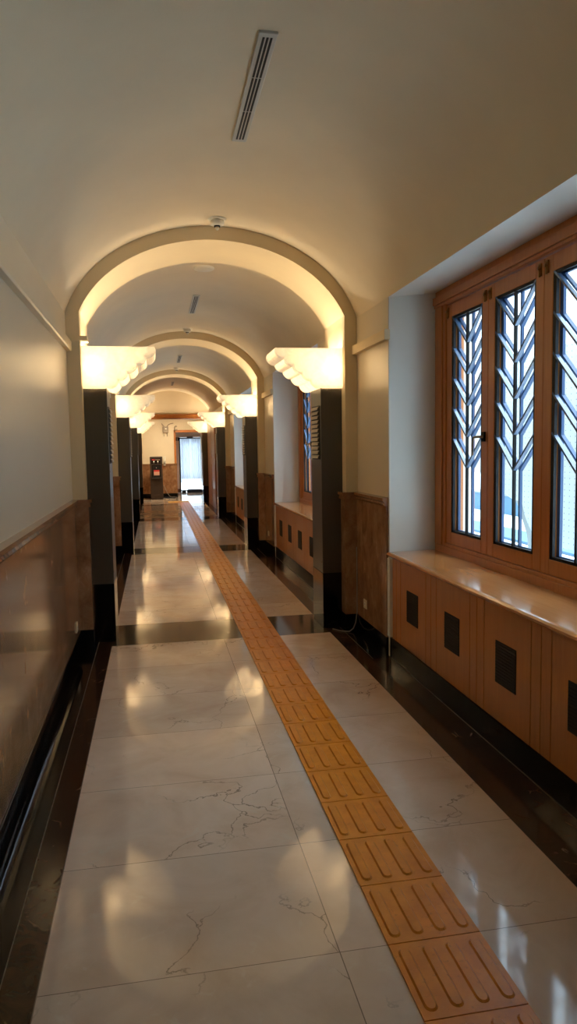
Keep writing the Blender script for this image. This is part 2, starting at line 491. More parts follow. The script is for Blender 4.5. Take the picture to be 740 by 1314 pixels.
for k in range(-1, 3):
    ya, yb = 5.70 + BAY*k, 6.38 + BAY*k
    wainscot_run(wl, bl, 'L', yprev, ya - .018)
    rail_l.prism([(WL - .01, 2.272), (WL + .034, 2.272), (WL + .04, 2.283), (WL + .04, 2.345), (WL + .03, 2.355), (WL - .01, 2.36)], 'y', yprev, ya, 'wall_paint')
    rail_l.box((XC - 1.03 - .04, ya - .012, 2.352), (XC - 1.03 + .055, ya + .10, 2.388), 'arch_plaster')
    pilaster_wrap(wl, bl, 'L', ya, yb); pilaster_wrap(wr_, br, 'R', ya, yb)
    yprev = yb + .018
    jf, jn = 5.70 + BAY*k - .81, 6.38 + BAY*k + .74      # jamb edges on either side of this arch
    jn = 3.5 + BAY*(k+1) - 1.395
    jf = 3.5 + BAY*k + 1.395
    if k >= 0: wainscot_run(wr_, br, 'R', jf + .02, ya - .018)
    if k < 2: wainscot_run(wr_, br, 'R', yb + .018, jn - .02)
    else: wainscot_run(wr_, br, 'R', yb + .018, 18.2)
    for q0, q1 in ((jf - .03, ya), (yb, jn + .03 if k < 2 else 18.2)):
        if k < 0 and q0 < yb - .1: continue
        rail_r.box((WR - .04, q0, 2.262), (WR + .002, q1, 2.332), 'arch_plaster')
wainscot_run(wl, bl, 'L', yprev, 18.2)
rail_l.prism([(WL - .01, 2.272), (WL + .034, 2.272), (WL + .04, 2.283), (WL + .04, 2.345), (WL + .03, 2.355), (WL - .01, 2.36)], 'y', yprev, YP0, 'wall_paint')
# low rounded kerb in front of the left black base
kn = MB()
kp = [(-.605, -.01), (-.605, .045), (-.585, .05), (-.565, .045), (-.548, .032), (-.537, .014), (-.533, -.01)]
kn.prism(kp, 'y', Y0, 5.04, 'black_granite', True); kn.prism(kp, 'y', 7.0, 10.1, 'black_granite', True)
structure(wl.build('trim_10')); structure(wr_.build('trim_11'))
structure(bl.build('baseboard_left', bevel=.004)); structure(br.build('baseboard_right', bevel=.004))
structure(kn.build('trim_12')); structure(rail_l.build('trim_13', bevel=.002)); structure(rail_r.build('trim_14', bevel=.002))

# portal to the lobby: plaster block lined with wood
po = MB()
po.box((WL - .05, YP0 + .05, 2.55), (WR + .05, YP1 - .05, 3.5), 'plaster')
po.box((WL - .02, YP0 + .05, -.02), (XC - 1.06, YP1 - .05, 2.57), 'wall_paint'); po.box((XC + 1.06, YP0 + .05, -.02), (WR + .02, YP1 - .05, 2.57), 'wall_paint')
structure(po.build('wall_portal'))
pw = MB()
pw.box((XC - 1.07, YP0, 2.415), (XC + 1.07, YP1, 2.56), 'portal_wood')
pw.box((XC - 1.0, YP0 - .012, 2.435), (XC + 1.0, YP0, 2.455), 'portal_wood'); pw.box((XC - 1.0, YP0 - .012, 2.53), (XC + 1.0, YP0, 2.545), 'portal_wood')
for sg_ in (-1, 1):     # tall wooden lining along both walls up to the portal
    pw.box((XC + sg_*.995, 18.2, 0), (XC + sg_*1.118, 20.66, 2.375), 'portal_wood')
    pw.box((XC + sg_*.995, YP0, 0), (XC + sg_*1.07, YP1, 2.415), 'portal_wood')
    for yq in (18.26, 19.32):
        for zq in (.12, 1.28):
            pw.box((XC + sg_*.989, yq, zq), (XC + sg_*.996, yq + .94, zq + 1.0), 'portal_wood')
structure(pw.build('trim_15', bevel=.004))

# lobby end wall with its own wainscot; doorway on the right
DX0 = .67
ew = MB()
ew.box((WL - .2, YE, -.12), (DX0, YE + .2, 2.66), 'plaster')
ew.box((DX0, YE, 2.09), (WR + .1, YE + .2, 2.66), 'plaster')
structure(ew.build('wall_end'))
ww = MB(); ww.box((WL, YE - .016, .13), (DX0 + .035, YE, 1.05), 'wainscot_marble'); ww.box((WL, YE - .04, 1.05), (DX0 + .035, YE, 1.085), 'wainscot_marble')
structure(ww.build('trim_16'))
structure(MB().box((WL, YE - .022, 0), (DX0 + .04, YE, .13), 'black_granite').build('baseboard_end'))
dc = MB(); dc.box((DX0 - .045, YE - .02, 1.085), (DX0 + .02, YE + .02, 2.15), 'frame_wood'); dc.box((DX0 - .045, YE - .02, 2.075), (WR, YE + .02, 2.15), 'frame_wood')
structure(dc.build('trim_17', bevel=.004))
hb = MB()
hb.box((DX0 - .1, YE + .2, -.12), (DX0 + .02, 26.1, 2.66), 'pink_wall'); hb.box((DX0 - .1, 26.0, -.12), (.90, 26.12, 2.66), 'pink_wall')
hb.box((.90, 26.0, 1.96), (WR + .4, 26.12, 2.66), 'pink_wall'); hb.box((DX0 + .02, YE + .2, .0), (DX0 + .03, 26.0, .12), 'wood_dark')
hb.box((DX0 + .03, 25.985, 0), (.90, 26.0, .12), 'wood_dark')
structure(hb.build('wall_hall'))

# ------------------------------------------------------------------ far door with curtains
door = bpy.data.objects.new('door_1', None); COL.objects.link(door); door.location = (1.27, 26.0, 0)
structure(door)
d = MB(); 
d.box((-.40, -.03, 0), (-.355, .06, 1.95), 'door_black'); d.box((.36, -.03, 0), (.405, .06, 1.95), 'door_black'); d.box((-.40, -.03, 1.905), (.405, .06, 1.95), 'door_black')
d.build('door_frame', door)
d = MB(); d.box((-.355, .02, .06), (.36, .028, 1.905), 'window_glass'); d.build('pane', door)
d = MB(); d.box((-.355, .0, .04), (.36, .05, .075), 'chrome'); d.build('bottom_rail', door)
d = MB(); d.box((-.12, -.07, 1.935), (.10, -.03, 1.985), 'door_black'); d.build('door_closer', door)
def curtain(x0, x1, name_side):
    mb = MB(); n = 40; vs = []; fs = []
    for i in range(n + 1):
        t = i/n; x = x0 + (x1 - x0)*t
        yv = 25.93 + .018*math.sin(t*pi*9) + .006*math.sin(t*pi*23)
        for j in range(5): vs.append((x, yv + .004*math.sin(j*2 + t*8), 1.90 - j*(1.42/4)))
    for i in range(n):
        for j in range(4): fs.append((i*5+j, i*5+j+1, (i+1)*5+j+1, (i+1)*5+j))
    mb.add(vs, fs, 'sheer_curtain', True)
    o = mb.build('curtain', solid=.004)
    return tag(o, 'white sheer curtain on the %s half of the bright far door' % name_side, 'curtain')
curtain(.925, 1.262, 'left'); curtain(1.272, 1.62, 'right')
m_ = MB().box((1.10, 25.55, 0), (1.63, 25.9, .10), 'mat_dark').box((1.13, 25.58, .10), (1.60, 25.87, .115), 'mat_dark')
tag(m_.build('door_mat', bevel=.01), 'dark low mat block at the foot of the right curtain', 'mat')
m_ = MB().box((.92, 25.72, 0), (1.07, 25.92, .07), 'mat_dark').box((.93, 25.73, .07), (1.06, 25.91, .085), 'mat_dark')
tag(m_.build('door_wedge', bevel=.008), 'small dark block at the foot of the left curtain', 'doorstop')

# toilet sign on the pink wall
sg = thing('restroom_sign', 'small navy sign with a white standing figure beside the far door', 'sign', (.815, 25.985, 1.90))
MB().box((-.055, -.008, -.06), (.055, .012, .06), 'sign_navy').build('plate', sg)
fg = MB(); fg.lathe([(.0, -.003), (.012, -.003), (.012, 0), (0, 0)], (0, -.009, .04), 'white_plastic', 12, 'y')
fg.box((-.014, -.011, -.012), (.014, -.008, .026), 'white_plastic'); fg.box((-.012, -.011, -.05), (-.002, -.008, -.012), 'white_plastic'); fg.box((.002, -.011, -.05), (.012, -.008, -.012), 'white_plastic')
fo = fg.build('figure', sg); fo['label'] = 'white figure'

# ------------------------------------------------------------------ windows
def make_window(n, yc):
    root = bpy.data.objects.new('window_%d' % n, None); COL.objects.link(root); structure(root)
    fr = MB()
    fr.box((.0, 1.262, .0), (.14, 1.445, 1.845), 'frame_wood'); fr.box((.0, -1.445, .0), (.14, -1.262, 1.845), 'frame_wood')
    fr.box((.0, -1.262, .0), (.14, 1.262, .075), 'frame_wood'); fr.box((.0, -1.262, 1.722), (.14, 1.262, 1.845), 'frame_wood')
    fr.box((-.014, -1.40, .0), (.0, 1.40, .055), 'frame_wood'); fr.box((-.022, -1.44, 1.745), (0, 1.44, 1.80), 'frame_wood'); fr.box((-.012, -1.44, 1.725), (0, 1.44, 1.745), 'frame_wood')
    for s in (1, -1): fr.box((-.012, s*1.30, .055), (0, s*1.42, 1.725), 'frame_wood')
    fr.build('window_frame', root, bevel=.005)
    w = .634
    for q in range(4):
        y1 = 1.265 - w*q; y0 = y1 - w + .003
        sa = MB(); z0, z1 = .075, 1.715
        sa.box((.012, y0, z0), (.075, y0 + .083, z1), 'frame_wood'); sa.box((.012, y1 - .08, z0), (.075, y1, z1), 'frame_wood')
        sa.box((.012, y0 + .083, z0), (.075, y1 - .08, z0 + .083), 'frame_wood'); sa.box((.012, y0 + .083, z1 - .085), (.075, y1 - .08, z1), 'frame_wood')
        so = sa.build('sash', root, bevel=.004)
        ga, gb, g0, g1 = y0 + .083, y1 - .08, z0 + .083, z1 - .085
        MB().box((.042, ga - .01, g0 - .01), (.046, gb + .01, g1 + .01), 'window_glass').build('pane', so)
        yc_ = (ga + gb)/2
        for nm, xa_, xb_, mv, ma in (('inner_grille', .016, .032, 'black_metal', 'grille_metal'), ('outer_grille', .056, .072, 'grille_daylit_blue', 'grille_daylit_blue')):
            g = MB(); xm = (xa_ + xb_)/2; dp = xb_ - xa_
            g.box((xa_, ga, g0), (xb_, ga + .018, g1), mv); g.box((xa_, gb - .028, g0), (xb_, gb, g1), mv)
            g.box((xa_, ga, g0), (xb_, gb, g0 + .016), mv); g.box((xa_, ga, g1 - .016), (xb_, gb, g1), mv)
            g.box((xa_, yc_ - .008, g0), (xb_, yc_ + .008, g1), mv)
            for c in range(5):
                za = 1.372 - .76 + .2035*c
                for s in (1, -1):
                    ye = gb - .004 if s > 0 else ga + .004
                    g.bar((xm + .002, yc_, za), (xm + .002, ye, za + .205), .012, dp + .006, (1, 0, 0), ma)
            g.build(nm, so)
        # brass top hinges on the stiles
        for yh in (y1 - .03, y0 + .035):
            h = MB(); h.box((.004, yh - .012, z1 - .085), (.013, yh + .012, z1 - .02), 'brass'); h.tube([(.004, yh, z1 - .09), (.004, yh, z1 - .03)], .006, 'brass', 8)
            h.lathe([(.0, -.008), (.010, -.008), (.010, .002), (0, .002)], (.003, yh, z1 - .045), 'brass', 10, 'x')
            h.build('hinge', so)
        if q in (0, 2):
            h = MB(); yh = y0 + .04; zh = 1.57 - .76
            h.box((.0, yh - .016, zh - .03), (.013, yh + .016, zh + .03), 'black_metal'); h.tube([(.006, yh, zh), (-.03, yh, zh), (-.034, yh + .05, zh - .002), (-.034, yh + .072, zh - .03), (-.032, yh + .074, zh - .115)], [.009, .008, .008, .008, .006], 'louver_steel', 8)
            h.build('handle', so)
    root.location = (WX, yc, .76)
    return root
for k in range(3): make_window(k + 1, 3.5 + BAY*k)
make_window(4, 3.5 - BAY)  # unseen window behind the camera, added to let in daylight

# cabinets below the windows and their sill boards
ordn = ['nearest', 'second', 'third']
def make_cabinet(k):
    yc = 3.5 + BAY*k
    root = thing('radiator_cabinet', ['long wooden radiator cabinet under the nearest window, square black vents in its front',
        'wooden radiator cabinet behind the nearest right column, under the second window', 'smallest wooden radiator cabinet in view, under the third window beyond the second right column'][k], 'cabinet', (WR, yc, 0), 'radiator cabinets under the windows')
    h = 1.36
    MB().box((.012, -h, .145), (.34, h, .735), 'cabinet_wood').build('body', root)
    MB().box((.0, -h - .03, 0), (.34, h + .03, .145), 'black_granite').build('plinth', root, bevel=.004)
    for j in range(-2, 2):
        c = .32 + .64*j - .035
        y0, y1 = c - .235, c + .235
        pn = MB(); pn.box((.0, y0 + .003, .15), (.013, y1 - .003, .73), 'cabinet_wood')
        po_ = pn.build('panel', root, bevel=.002)
        v = MB(); v.box((-.003, c - .1025, .345), (.004, c + .1025, .557), 'vent_black')
        for t in range(13):
            zz = .352 + t*.0155; v.box((-.006, c - .0985, zz), (-.002, c + .0985, zz + .006), 'vent_black')
        v.build('vent_grille', po_)
    for j in range(-2, 3):
        c = .64*j - .035
        for s in (-1, 1):
            if abs(c + s*.043) > h: continue
            MB().box((.0, c + s*.0425 - .0395, .15), (.013, c + s*.0425 + .0395, .73), 'cabinet_wood').build('pilaster_strip', root, bevel=.002)
    sl = MB(); hs = 1.39
    prof = [(-.012, .735), (-.022, .745), (-.022, .755), (-.012, .763), (.0, .765), (.355, .765), (.355, .735)]
    # splayed plan to fit the reveals
    def plan(x): return hs + (max(0, x))*.12
    vs = [(x, -plan(x), z) for x, z in prof] + [(x, plan(x), z) for x, z in prof]; n = len(prof)
    sl.add(vs, [tuple(range(n)), tuple(range(n, 2*n))[::-1]] + [(i, (i+1) % n, n + (i+1) % n, n + i) for i in range(n)], 'sill_wood')
    o = sl.build('sill_board', loc=(WR, yc, 0))
    tag(o, ['polished wooden sill board of the nearest window, reflecting daylight', 'pale wooden sill board of the second window, behind the nearest right column', 'smallest wooden sill board in view, under the third window'][k], 'window sill', 'sill boards on the radiator cabinets')
for k in range(3): make_cabinet(k)

# ------------------------------------------------------------------ columns and uplights
def make_column(s):       # s = -1 left, +1 right ; inner face towards the middle
    root = thing('duct_column', 'x', 'column', (XC, 0, 0), 'steel duct columns along the corridor')
    ui, uo = .853, 1.034
    y0, y1 = .11, .49
    MB().box((s*ui, y0, .468), (s*uo, y1, 2.012), 'column_steel').build('casing', root, bevel=.004)
    b = MB().box((s*(ui - .001), y0 - .002, 0), (s*uo, y1 + .002, .468), 'black_granite').build('base', root, bevel=.003)
    b['label'] = 'polished black stone base'
    lv = MB(); f = ui - .0005
    lv.box((s*f, y0 + .045, 1.42), (s*(f - .004), y0 + .325, 1.868), 'slot_black')
    for i in range(12):
        z = 1.424 + i*.0365
        prof = [(-.002, z + .034), (.006, z + .031), (.013, z + .021), (.016, z + .006), (.0135, z + .005), (.010, z + .018), (.004, z + .026), (-.002, z + .028)]
        lv.prism([(s*(f - .003 - a), zz) for a, zz in prof], 'y', y0 + .06, y0 + .31, 'louver_steel')
    lv.build('louver', root)
    for zz in (.56, 1.36): 
        MB().lathe([(0, -.003), (.007, -.003), (.007, .001), (0, .001)], (s*(ui - .001), y0 + .03, zz), 'chrome', 10, 'x').build('screw', root)
    return root
def make_uplight(s):
    root = thing('shell_uplight', 'x', 'lamp', (XC, 0, 2.012), 'scalloped uplights on the columns')
    P0, P1 = Vector((.487, .30)), Vector((.845, .008))
    pts = [(1.032, .31), (1.032, .003), (.87, .003)]
    L = 5; dirv = (P0 - P1)/L; nrm = Vector((-dirv.y, dirv.x)).normalized()
    if nrm.y > 0: nrm = -nrm
    for i in range(L):
        a = P1 + dirv*i; 
        for t in range(0 if i == 0 else 1, 9):
            an = pi*t/8
            q = a + dirv*(.5 - .5*math.cos(an)) + nrm*(.032*math.sin(an))
            pts.append((q.x, q.y))
    pts.append((.49, .31))
    ya, yb = .075, .53
    n = len(pts); sh = MB()
    F = lambda y_: [(s*u, y_, z) for u, z in pts]
    vs = F(ya) + F(yb)
    sh.add(vs, [tuple(range(n)), tuple(range(n, 2*n))[::-1]], 'alabaster')
    sh.add(vs, [(i, n+i, n+i+1, i+1) for i in range(1, n-1)], 'alabaster')
    sh.build('shade', root, solid=.012)
    rim = MB()
    rim.box((s*1.034, ya + .015, .296), (s*1.018, yb - .015, .002), 'louver_steel')
    rim.build('mounting_plate', root)
    MB().tube([(s*.96, .3, .012), (s*.96, .3, .06)], .016, 'white_plastic', 10).build('bulb_socket', root)
    for q in (.118, .45):
        ld = bpy.data.lights.new('uplight_glow', 'POINT'); ld.energy = LAMP_W/2; ld.color = (1, .83, .60); ld.shadow_soft_size = .03
        lo = bpy.data.objects.new('uplight_glow', ld); COL.objects.link(lo); lo.parent = root; lo.location = (s*.945, q, .16)
    return root
LAMP_W = 19
far_words = ['nearest', 'second', 'third', 'farthest']
col_lab = {
 -1: ['largest left steel column, black stone base, standing before the left wall', 'second steel column along the left side, half hidden behind the largest', 'third steel column along the left side, beside the narrow far lamps', 'farthest left steel column, thin sliver by the wooden portal'],
 1: ['largest right steel column with louvres, standing beside the marble pier', 'second steel column along the right side, beyond the second window', 'third steel column along the right side, before the wooden portal', 'farthest right steel column, past the wooden wall lining']}
lamp_lab = {
 -1: ['largest glowing scalloped lamp on the left, on the nearest left column', 'second glowing scalloped lamp on the left, dimmer, mottled alabaster', 'third glowing scalloped lamp on the left, small and bright', 'smallest bright lamp on the left, seen just below the wooden lintel'],
 1: ['largest glowing scalloped lamp on the right, on the nearest right column', 'second glowing scalloped lamp on the right, in front of the second window reveal', 'third glowing scalloped lamp on the right, overlapping the wooden lintel', 'smallest bright lamp on the right, hanging in view above the far doorway']}
for s in (-1, 1):
    c0, l0 = make_column(s), make_uplight(s)
    for k in range(4):
        c, l = (c0, l0) if k == 0 else (copy_tree(c0), copy_tree(l0))
        yy = 5.70 + BAY*k
        c.location = (XC, yy, 0); l.location = (XC, yy, 2.012)
        c['label'] = col_lab[s][k]; l['label'] = lamp_lab[s][k]
        if s < 0 and k == 1:                    # this lamp burns dimmer
            for ch in l.children:
                if ch.type == 'LIGHT': ch.data = ch.data.copy(); ch.data.energy *= .4

# piers behind the two farthest columns in the lobby
lp = MB()
for s in (-1, 1): lp.box((XC + s*1.036, 20.68, 0), (XC + s*(UW + .01), 21.28, 2.50), 'arch_plaster')
structure(lp.build('wall_pier'))

# unseen flat lamp added to brighten the lobby
lr = thing('added_lobby_lamp', 'added flat round lamp, unseen behind the wooden lintel, brightening the lobby', 'added lamp', (.50, 21.98, 2.62))
MB().lathe([(0, 0), (.30, 0), (.31, -.02), (.30, -.035), (0, -.035)], (0, 0, 0), 'white_plastic', 32).build('body', lr)
MB().lathe([(0, -.03), (.275, -.03), (.26, -.06), (.16, -.078), (0, -.082)], (0, 0, 0), 'added_lamp_diffuser', 32).build('diffuser', lr)

# ------------------------------------------------------------------ ceiling fittings
def vz(u): return ell(u, 1.162, .88, 2.35)
def make_vent(yc, label):
    z = vz(.015)
    root = thing('ceiling_vent', label, 'vent', (XC + .013, yc, z), 'slot vents along the vault')
    MB().box((-.040, -.53, -.012), (.040, .53, .03), 'vent_frame').build('frame', root, bevel=.003)
    sl = MB()
    for i in (-1, 0, 1):
        for j in range(3):
            sl.box((i*.0165 - .0048, -.5 + j*.335, -.0138), (i*.0165 + .0048, -.5 + j*.335 + .325, -.0118), 'slot_black')
    sl.build('slots', root)
    return root
make_vent(3.60, 'long narrow slotted vent in the vault nearest the top of the photo')
make_vent(8.72, 'second slotted vent, framed by the nearest arch')
make_vent(13.9, 'third slotted vent, small, framed by the second arch')
make_vent(19.0, 'tiniest slotted vent, framed by the third arch above the wooden lintel')
def make_detector(y_, label):
    root = thing('smoke_detector', label, 'smoke detector', (XC + .01, y_, vz(.01)), 'smoke detectors in front of the arches')
    MB().lathe([(0, .03), (.066, .03), (.068, -.008), (.058, -.014), (0, -.014)], (0, 0, 0), 'white_plastic', 28).build('base_plate', root)
    MB().lathe([(0, -.010), (.05, -.010), (.055, -.03), (.05, -.045), (.034, -.052), (0, -.052)], (0, 0, 0), 'white_plastic', 28).build('head', root)
    sn = MB(); sn.lathe([(0, -.05), (.024, -.05), (.024, -.06), (0, -.06)], (0, 0, 0), 'vent_black', 20); sn.lathe([(0, -.058), (.013, -.058), (.015, -.07), (.008, -.082), (0, -.083)], (0, 0, 0), 'white_plastic', 20)
    sn.build('sensor', root)
make_detector(5.52, 'white smoke detector hanging above the crown of the nearest arch')
make_detector(10.45, 'small smoke detector above the crown of the second arch')
make_detector(15.4, 'tiny smoke detector above the crown of the third arch')
tag(MB().lathe([(0, .03), (.10, .03), (.10, -.01), (.085, -.022), (0, -.026)], (0, 0, 0), 'white_plastic', 28).build('ceiling_disc', loc=(XC + .01, 6.98, vz(.01))), 'flat white disc on the vault just behind the nearest arch', 'ceiling fitting')

# ------------------------------------------------------------------ tactile strip
XT = .651
def tile_mesh():
    mb = MB(); mb.box((.002, .002, -.002), (.300, .298, .006), 'tactile_orange')
    for i in range(4):
        xc = .0375 + i*.075; r = .0195
        out = []
        for (yc_, a0) in ((.2625 - r + .012, 0), (.0375 + r - .012, pi)):
            for t in range(7): out.append((xc + r*math.cos(a0 + pi*t/6), yc_ + r*math.sin(a0 + pi*t/6)))
        top = [(xc + (x - xc)*.72, .15 + (y_ - .15)*.955) for x, y_ in out]
        n = len(out)
        vs = [(x, y_, .0055) for x, y_ in out] + [(x, y_, .0115) for x, y_ in top]
        mb.add(vs, [tuple(range(n, 2*n))] + [(q, (q+1) % n, n + (q+1) % n, n + q) for q in range(n)], 'tactile_orange')
    return mb
def nth(i): return ['nearest', 'second', 'third', 'fourth', 'fifth', 'sixth', 'seventh', 'eighth', 'ninth', 'tenth', 'eleventh', 'twelfth', 'thirteenth', 'fourteenth', 'fifteenth', 'sixteenth', 'seventeenth'][i]
proto = None
y_first = 1.679 - .30
i = 0; yy = y_first
stretch = {0: 0, 1: 0, 2: 0, 3: 0}
while yy < 20.75:
    if proto is None: o = proto = tile_mesh().build('tactile_tile')
    else: o = proto.copy(); COL.objects.link(o)
    o.location = (XT, yy, 0)
    yc_ = yy + .15
    if yc_ < 5.66:
        lab = 'orange tactile floor tile with raised bars, %s from the bottom of the photo' % nth(i)
    elif yc_ < 10.66: lab = 'orange tactile tile between the first and second dark floor bands'
    elif yc_ < 15.66: lab = 'small orange tactile tile between the second and third dark floor bands'
    else: lab = 'tiny orange tactile tile beyond the third dark floor band'
    tag(o, lab, 'floor tile', 'tactile tiles of the guiding strip')
    i += 1; yy += .30
# blister tiles where the strip ends and turns left
pw_ = MB(); pw_.box((.002, .002, -.002), (.298, .298, .006), 'tactile_warning')
for a in range(6):
    for b in range(6):
        pw_.lathe([(.016, 0), (.013, .005), (0, .006)], (.025 + a*.05, .025 + b*.05, .0055), 'tactile_warning', 8)
bt = None
for ix, iy, lab in ((-1, 0, 'yellow blister tile left of the strip end, nearer row'), (-1, 1, 'yellow blister tile left of the strip end, farther row'), (0, 0, 'yellow blister tile at the far end of the strip, nearer row'), (0, 1, 'yellow blister tile at the far end of the strip, farther row')):
    if bt is None: o = bt = pw_.build('warning_tile')
    else: o = bt.copy(); COL.objects.link(o)
    o.location = (XT + ix*.30, yy + iy*.30, 0)
    tag(o, lab, 'floor tile', 'blister tiles by the water cooler')

# ------------------------------------------------------------------ water cooler
wc = thing('water_cooler', 'tall dark brown water cooler against the far end wall', 'water dispenser', (.045, 22.55, 0))
b = MB(); b.box((-.19, 0, .02), (.19, .36, 1.32), 'cooler_body'); b.box((-.17, .02, 0), (.17, .34, .02), 'cooler_panel'); b.build('cabinet', wc, bevel=.012)
b = MB(); b.box((-.15, -.006, 1.10), (.15, .004, 1.27), 'cooler_panel'); cp = b.build('control_panel', wc, bevel=.003)
x = MB().box((-.125, -.011, 1.205), (-.04, -.005, 1.245), 'cooler_red').build('red_badge', cp); x['label'] = 'red badge'
x = MB().box((-.03, -.010, 1.21), (.12, -.005, 1.238), 'box_grey').build('name_strip', cp)
for xx in (-.07, .05):
    b = MB(); b.lathe([(0, -.03), (.018, -.03), (.022, -.012), (.022, 0), (0, 0)], (xx, -.005, 1.165), 'chrome', 14, 'y'); b.tube([(xx, -.022, 1.165), (xx, -.028, 1.13), (xx, -.024, 1.115)], .007, 'chrome', 8); b.build('tap', wc)
b = MB(); 
b.box((-.135, -.004, .66), (-.115, .002, 1.06), 'cooler_panel'); b.box((.115, -.004, .66), (.135, .002, 1.06), 'cooler_panel'); b.box((-.115, -.004, 1.04), (.115, .002, 1.06), 'cooler_panel'); b.box((-.115, -.0015, .66), (.115, .002, 1.04), 'slot_black')
ni = b.build('dispensing_niche', wc)
x = MB().box((-.08, -.005, .86), (.09, -.001, .91), 'cooler_red').build('red_notice', ni)
x = MB().box((-.08, -.005, .74), (.09, -.001, .86), 'cooler_pink').build('pale_notice', ni)
b = MB(); b.lathe([(0, -.02), (.012, -.02), (.014, 0), (0, 0)], (.0, -.002, .98), 'chrome', 12, 'y'); b.build('spout', ni)
b = MB(); b.box((-.14, -.045, .64), (.12, .003, .665), 'cooler_body'); b.box((-.125, -.04, .664), (.105, -.004, .668), 'chrome'); b.build('drip_tray', wc, bevel=.004)
b = MB(); b.box((-.165, -.004, .06), (.165, .002, .60), 'cooler_body'); dr = b.build('door', wc, bevel=.004)
b = MB()
for q in range(9): b.box((-.09 + q*.021, -.0065, .135), (-.077 + q*.021, -.003, .148), 'chrome')
b.build('lettering_strip', dr)
# cup holder on the wall, beside the cooler
ch = thing('cup_holder', 'white cup holder on the end wall right of the water cooler', 'cup holder', (.31, 23.36, 1.15))
MB().box((-.045, 0, -.10), (.045, .04, .16), 'white_plastic').build('back_plate', ch, bevel=.006)
b = MB(); b.lathe([(.028, -.06), (.036, .10), (.034, .10), (.026, -.06)], (0, -.03, 0), 'white_plastic', 18); b.build('tube', ch)
b = MB(); b.box((-.035, -.07, -.12), (.035, 0, -.095), 'white_plastic'); b.build('tray', ch, bevel=.004)
# small dark bin/tray and hose at the cooler's foot
b = MB(); b.prism([(.30, 23.02), (.62, 23.02), (.66, 23.36), (.28, 23.36)], 'z', .0, .03, 'mat_dark'); b.box((.30, 23.04, .03), (.63, 23.06, .05), 'mat_dark')
tag(b.build('drain_tray', bevel=.006), 'low black tray on the floor right of the water cooler', 'tray')
b = MB(); hp = [Vector((.26, 22.85, .42))]
for t in range(1, 17):
    f = t/16; hp.append(Vector((.26 + .36*f, 22.85 + .12*f, .42 - .382*math.sin(min(1, f*1.5)*pi/2))))
b.tube(hp, .008, 'cable_grey', 8)
tag(b.build('drain_hose'), 'thin grey hose curving down from the water cooler to the tray', 'hose')
# alarm box with two arms on the end wall
ab = thing('emergency_light', 'grey box with two raised arms high on the end wall', 'emergency light', (.375, 23.38, 2.17))
MB().box((-.085, -.07, -.10), (.085, .02, .09), 'box_grey').build('housing', ab, bevel=.008)
MB().lathe([(0, -.014), (.028, -.014), (.032, 0), (0, 0)], (0, -.07, .02), 'white_plastic', 16, 'y').build('indicator', ab)
for pts in ([(-.03, -.03, .09), (-.07, -.04, .13), (-.12, -.05, .19)], [(.04, -.03, .09), (.10, -.04, .16), (.17, -.04, .185), (.25, -.05, .20)]):
    MB().tube(pts, .011, 'box_grey', 8).build('arm', ab)
for xx in (-.05, .05): MB().tube([(xx, -.02, -.10), (xx, -.015, -.22)], .008, 'box_grey', 8).build('drop_rod', ab)
b = MB(); rp = [Vector((.70 + .045*math.cos(t), 23.37, 2.21 + .065*math.sin(t))) for t in [pi*.25 + 2*pi*.8*q/20 for q in range(21)]]
b.tube(rp, .012, 'box_grey', 8); tag(b.build('wall_hook'), 'small curved grey hook high on the end wall, left of the doorway', 'hook')

# ------------------------------------------------------------------ small things by the walls
def outlet(x, y_, z, s, lab):
    r = thing('wall_outlet', lab, 'outlet', (x, y_, z))
    MB().box((0, -.04, -.036), (s*.008, .04, .036), 'outlet_cream').build('cover_plate', r, bevel=.003)
    MB().box((s*.008, -.02, -.014), (s*.010, .02, .014), 'white_plastic').box((s*.010, -.010, -.004), (s*.0108, -.006, .006), 'slot_black').box((s*.010, .006, -.004), (s*.0108, .010, .006), 'slot_black').build('socket', r)
outlet(WR - .016, 5.44, .27, -1, 'cream outlet low on the marble pier right of the nearest right column')
outlet(WL + .016, 5.42, .225, 1, 'pale outlet low on the left marble wainscot by the nearest column')
outlet(WR - .016, 10.4, .27, -1, 'tiny outlet on the marble pier beside the second right column')
b = MB(); cpts = [(1.612, 5.668, .70), (1.612, 5.664, .40), (1.610, 5.662, .16), (1.595, 5.655, .07), (1.57, 5.64, .025), (1.53, 5.62, .007), (1.47, 5.66, .006), (1.42, 5.74, .006)]
b.tube(cpts, .0045, 'cable_grey', 8)
tag(b.build('cable'), 'thin grey cable hanging from the marble corner to the black floor on the right', 'cable')
b = MB(); b.tube([(1.52, 5.06, .008), (1.545, 5.16, .008), (1.56, 5.27, .009), (1.57, 5.36, .010)], [.008, .009, .007, .004], 'chrome', 8)  # chrome strip shaped as a highlight on the polished floor
tag(b.build('highlight_streak'), 'short highlight on the black floor by the right pier, built as a chrome strip', 'highlight')
# white edge strips where the marble ends at the window reveals
es = MB()
for k in range(3):
    for s in (1, -1):
        yj = 3.5 + BAY*k + s*1.395
        es.box((WR - .010, yj - s*.035, .15), (WR + .01, yj + s*.018, .72), 'reveal_paint')
structure(es.build('trim_18'))

